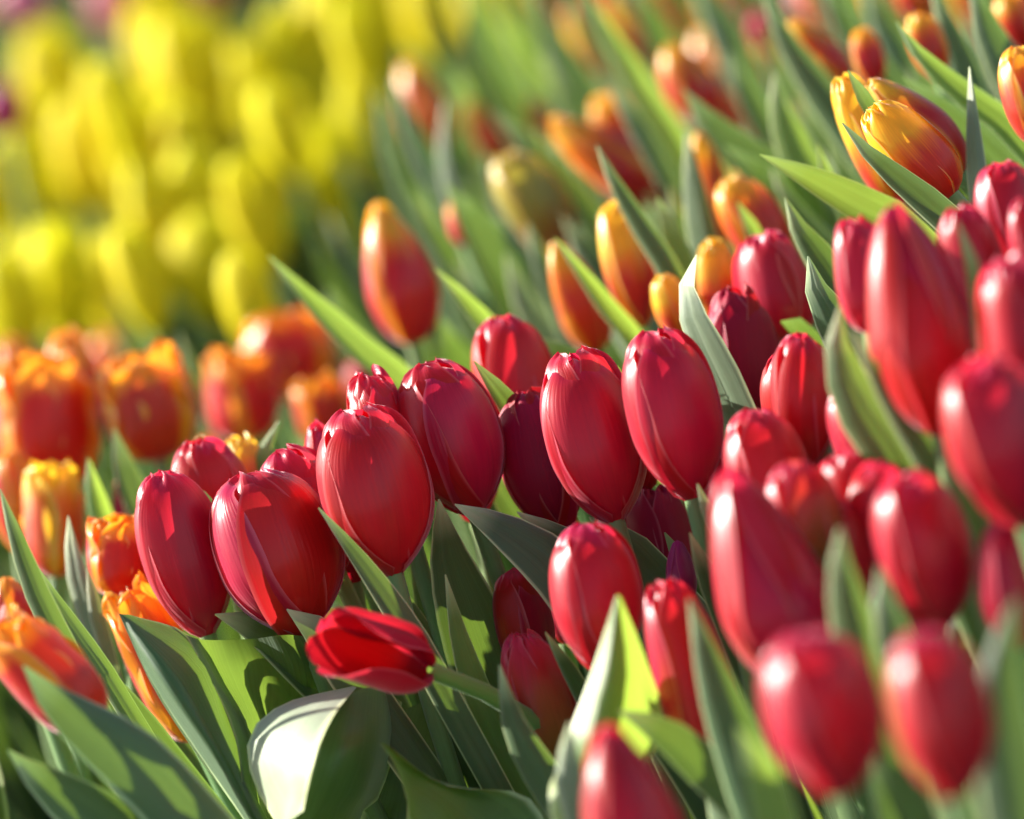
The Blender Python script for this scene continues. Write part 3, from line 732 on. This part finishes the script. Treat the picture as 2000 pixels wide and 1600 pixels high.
# ---------------------------------------------------------------- single leaves, traced from the tip down, plus unseen ones added for shade
for a in [
 # pts, width, depth, turn, curv, mat
 ([(870, 1122), (905, 1260), (960, 1400), (1075, 1600)], 78, 1.98, -25, .7, 'y'),
 ([(975, 1298), (1000, 1420), (1060, 1530), (1130, 1640)], 85, 1.90, 25, .9, 'g'),
 ([(1112, 1410), (1105, 1500), (1125, 1600)], 62, 1.80, 30, .8, 'w'),
 ([(1208, 1388), (1300, 1430), (1400, 1520)], 80, 1.81, -20, .5, 'g'),
 ([(1345, 1170), (1390, 1330), (1440, 1470), (1500, 1640)], 118, 1.78, 18, .9, 'g'),
 ([(1440, 1420), (1490, 1520), (1520, 1640)], 90, 1.66, 10, .6, 'y'),
 ([(1345, 1530), (1400, 1550), (1430, 1640)], 70, 1.85, 40, .3, 'w'),
 ([(857, 975), (880, 1090), (930, 1230), (990, 1400)], 150, 2.0, -15, .5, 'g'),
 ([(1010, 1000), (1090, 1050), (1180, 1120), (1260, 1220)], 110, 2.0, -20, .5, 'g'),
 ([(1150, 1010), (1210, 1050), (1290, 1130)], 80, 2.0, -20, .5, 'g'),
 ([(560, 1190), (620, 1230), (700, 1330)], 90, 1.99, -20, .5, 'g'),
 ([(420, 1200), (500, 1225), (590, 1300)], 80, 2.01, -20, .5, 'g'),
 ([(888, 985), (980, 1030), (1080, 1100), (1160, 1200)], 120, 1.99, -20, .5, 'g'),
 ([(622, 992), (700, 1090), (790, 1220), (870, 1360)], 60, 1.965, 5, .7, 'g'),
 ([(735, 1080), (800, 1200), (870, 1330), (920, 1450)], 90, 2.03, -25, .8, 'g'),
 ([(800, 1080), (850, 1200), (900, 1320)], 80, 2.05, -10, .6, 'g'),
 ([(348, 926), (385, 960), (425, 1010), (470, 1100)], 38, 2.04, 10, .9, 'g'),
 ([(926, 706), (970, 760), (1020, 830), (1050, 900)], 58, 2.03, 12, .6, 'g'),
 ([(525, 500), (610, 590), (715, 690), (810, 770)], 62, 2.20, 8, .8, 'y'),
 ([(850, 525), (910, 590), (975, 670), (1040, 760)], 58, 2.18, 12, .9, 'y'),
 ([(870, 360), (940, 450), (1020, 560), (1090, 680)], 135, 2.38, -10, .6, 'g'),
 ([(735, 180), (760, 300), (810, 420), (870, 540)], 42, 2.60, 5, .7, 'g'),
 ([(768, 150), (795, 240), (850, 350), (910, 470)], 62, 2.58, 10, .7, 'g'),
 ([(868, 195), (862, 290), (880, 390), (920, 500)], 30, 2.50, 40, .5, 'w'),
 ([(915, -40), (940, 100), (1010, 220), (1100, 360)], 95, 2.75, 0, .6, 'g'),
 ([(965, 215), (1030, 280), (1110, 370), (1190, 490)], 66, 2.45, 5, .7, 'g'),
 ([(1140, -20), (1200, 90), (1270, 210), (1350, 340)], 74, 2.48, 8, .8, 'y'),
 ([(1190, 165), (1230, 230), (1290, 330)], 46, 2.4, 10, .7, 'g'),
 ([(1165, 283), (1200, 360), (1260, 460), (1320, 560)], 52, 2.17, 15, .9, 'g'),
 ([(1084, 465), (1140, 540), (1200, 620), (1260, 700)], 46, 2.17, 12, .9, 'y'),
 ([(1283, 385), (1310, 450), (1345, 540)], 44, 2.2, 5, .6, 'y'),
 ([(1335, 175), (1390, 240), (1480, 320), (1600, 420)], 92, 2.30, -5, .6, 'g'),
 ([(1338, 255), (1350, 350), (1365, 450), (1390, 560)], 66, 2.24, 28, .6, 'g'),
 ([(1415, 285), (1480, 330), (1560, 400), (1640, 480)], 74, 2.28, -10, .7, 'g'),
 ([(1512, 140), (1520, 220), (1560, 320), (1610, 420)], 84, 2.28, 20, .6, 'y'),
 ([(1485, -20), (1540, 90), (1620, 210), (1700, 330)], 84, 2.32, 8, .9, 'g'),
 ([(1484, 302), (1560, 335), (1660, 385), (1780, 460)], 84, 2.06, -8, .9, 'y'),
 ([(1533, 385), (1560, 450), (1610, 520), (1660, 600)], 74, 2.07, 12, .8, 'g'),
 ([(1578, 500), (1590, 560), (1640, 650), (1700, 760)], 100, 2.01, 12, .7, 'g'),
 ([(1645, 240), (1710, 310), (1800, 380), (1900, 480)], 68, 1.99, -12, .9, 'g'),
 ([(1750, 42), (1800, 110), (1880, 180), (1980, 260)], 58, 2.12, -5, .9, 'y'),
 ([(1893, 130), (1897, 230), (1905, 340), (1925, 460)], 40, 2.06, 35, .5, 'w'),
 ([(1765, 150), (1840, 210), (1920, 280), (2010, 380)], 80, 2.16, -15, .6, 'g'),
 ([(1656, 138), (1680, 185), (1720, 240)], 34, 2.04, -10, .7, 'g'),
 ([(1596, 282), (1610, 330), (1640, 400)], 28, 2.15, 15, .7, 'y'),
 ([(1815, -30), (1850, 60), (1880, 150), (1910, 260)], 74, 2.25, 20, .7, 'g'),
 ([(1890, -60), (1930, 60), (1980, 160), (2040, 280)], 92, 2.2, 0, .7, 'g'),
 ([(1600, -60), (1650, 50), (1720, 160), (1800, 250)], 80, 2.42, 5, .7, 'g'),
 ([(1680, -40), (1730, 60), (1790, 170)], 70, 2.5, 0, .7, 'g'),
 ([(1425, 100), (1450, 170), (1500, 260)], 54, 2.42, 10, .7, 'g'),
 ([(1240, -40), (1280, 60), (1330, 160)], 70, 2.65, 5, .7, 'g'),
 ([(1030, -40), (1080, 80), (1150, 200), (1220, 300)], 80, 2.72, 5, .7, 'g'),
 ([(1350, -60), (1400, 40), (1450, 140)], 70, 2.6, 5, .7, 'g'),
 ([(1640, 597), (1635, 690), (1680, 800), (1765, 930)], 116, 1.83, 8, .7, 'm'),
 ([(1662, 640), (1720, 760), (1800, 890), (1890, 1030)], 70, 1.79, 22, 1.0, 'g'),
 ([(1838, 835), (1860, 900), (1900, 990)], 40, 1.80, 10, .6, 'y'),
 ([(1360, 497), (1335, 575), (1370, 680), (1422, 790)], 72, 2.03, 52, .5, 'w'),
 ([(1592, 742), (1597, 820), (1615, 900)], 34, 1.93, 35, .4, 'w'),
 ([(1870, 432), (1893, 500), (1915, 600), (1930, 700)], 40, 1.79, 15, .6, 'y'),
 ([(1640, 1030), (1640, 1110), (1665, 1230), (1700, 1350)], 98, 1.70, 12, .6, 'm'),
 ([(1718, 1105), (1730, 1200), (1770, 1320)], 76, 1.68, 5, .6, 'g'),
 ([(1362, 945), (1385, 1010), (1425, 1090)], 34, 1.93, 25, .5, 'w'),
 ([(1347, 1040), (1370, 1100), (1410, 1200)], 48, 1.94, 10, .7, 'g'),
 ([(1298, 1040), (1320, 1080), (1345, 1130)], 34, 2.0, 10, .7, 'g'),
 ([(1065, 1235), (1110, 1310), (1160, 1400)], 38, 1.94, 20, .8, 'g'),
 ([(1985, 1165), (1955, 1290), (1960, 1440), (1990, 1640)], 130, 1.60, 5, .5, 'g'),
 ([(1700, 1480), (1740, 1560), (1780, 1660)], 90, 1.72, -10, .5, 'g'),
 ([(1900, 1130), (1880, 1220), (1880, 1330)], 70, 1.85, 5, .5, 'g'),
 ([(348, 650), (375, 730), (410, 820), (450, 900)], 42, 2.48, 12, .7, 'g'),
 ([(172, 895), (185, 970), (215, 1060)], 50, 2.16, 15, .7, 'y'),
 ([(133, 1008), (140, 1090), (165, 1190)], 44, 2.09, 35, .5, 'w'),
 ([(170, 1110), (182, 1170), (200, 1250)], 30, 2.07, 30, .5, 'w'),
 ([(60, 1090), (105, 1170), (165, 1260), (230, 1360)], 44, 1.99, 12, .8, 'm'),
 ([(70, 1110), (110, 1220), (190, 1340), (290, 1450)], 90, 2.02, -10, .6, 'g'),
 ([(0, 955), (30, 1050), (70, 1160), (120, 1260)], 54, 1.95, 15, .8, 'g'),
 ([(45, 1300), (110, 1370), (220, 1450), (340, 1560)], 140, 1.86, -18, .6, 'g'),
 ([(222, 835), (245, 920), (285, 1020)], 60, 2.2, 0, .6, 'g'),
 ([(15, 1465), (80, 1520), (170, 1580), (280, 1660)], 120, 1.87, -20, .5, 'g'),
 ([(-70, 1290), (-60, 1420), (-50, 1560), (-40, 1750)], 90, 1.905, 62, .4, 'g'),  # this and the next rows: added out of frame to shade the lower left
 ([(-130, 1320), (-110, 1450), (-90, 1600), (-80, 1750)], 90, 1.89, 62, .4, 'g'),
 ([(-90, 1450), (-60, 1560), (-40, 1660), (-30, 1800)], 90, 1.88, 62, .4, 'g'),
 ([(210, 1330), (300, 1420), (400, 1530), (480, 1640)], 110, 2.08, -25, .5, 'g'),
 ([(545, 822), (515, 880), (500, 960)], 34, 2.12, 20, .6, 'y'),
 ([(1030, 435), (1050, 500), (1090, 600)], 46, 2.35, 15, .6, 'g'),
 ([(805, 380), (850, 460), (900, 560)], 44, 2.42, 10, .7, 'g'),
 ([(1525, 628), (1560, 640), (1600, 700)], 52, 2.09, -10, .5, 'g'),
 ([(1205, 715), (1220, 760), (1250, 840)], 26, 2.05, 15, .6, 'y'),
 ([(1010, 650), (1100, 690), (1200, 760)], 52, 2.14, -10, .6, 'g'),
 ([(1440, 395), (1465, 440), (1500, 520)], 38, 2.19, 10, .6, 'y'),
 ([(640, 560), (680, 650), (740, 740)], 80, 2.5, -10, .6, 'g'),
 ([(860, 620), (890, 700), (950, 800)], 90, 2.4, -10, .6, 'g'),
 ([(460, 1150), (560, 1180), (680, 1260)], 80, 2.07, -15, .6, 'g'),
 ([(640, 1110), (720, 1200), (790, 1300)], 80, 2.07, -15, .6, 'g'),
 ([(940, 900), (1000, 980), (1080, 1090)], 90, 2.1, -15, .6, 'g'),
 ([(1840, 950), (1900, 1060), (1960, 1180)], 70, 1.86, -10, .6, 'g'),
]:
    pts, w_, d_, tn, cv, m_ = a
    leaf(pts, w_, d_, tn, cv, m_, d2=d_ + random.uniform(-.01, .02))

rng = random.Random(77)
random.seed(77)
for k in range(125):
    x = rng.uniform(880, 2000); y_ = rng.uniform(-60, 520)
    if y_ > 560 - (x - 900) * .28: continue
    d_ = plane_depth(x, y_, .40) + rng.uniform(-.02, .1)
    if d_ < 2.1: continue
    L = rng.uniform(150, 300); sl = rng.uniform(.35, .75)
    pts = [(x, y_), (x + L * sl * .4, y_ + L * .5), (x + L * sl, y_ + L), (x + L * sl * 1.5, y_ + L * 1.45)]
    leaf(pts, rng.uniform(38, 80) * 2.4 / d_, d_, rng.uniform(-20, 40), rng.uniform(.5, 1.1), rng.choice(['g', 'g', 'g', 'y', 'w']))
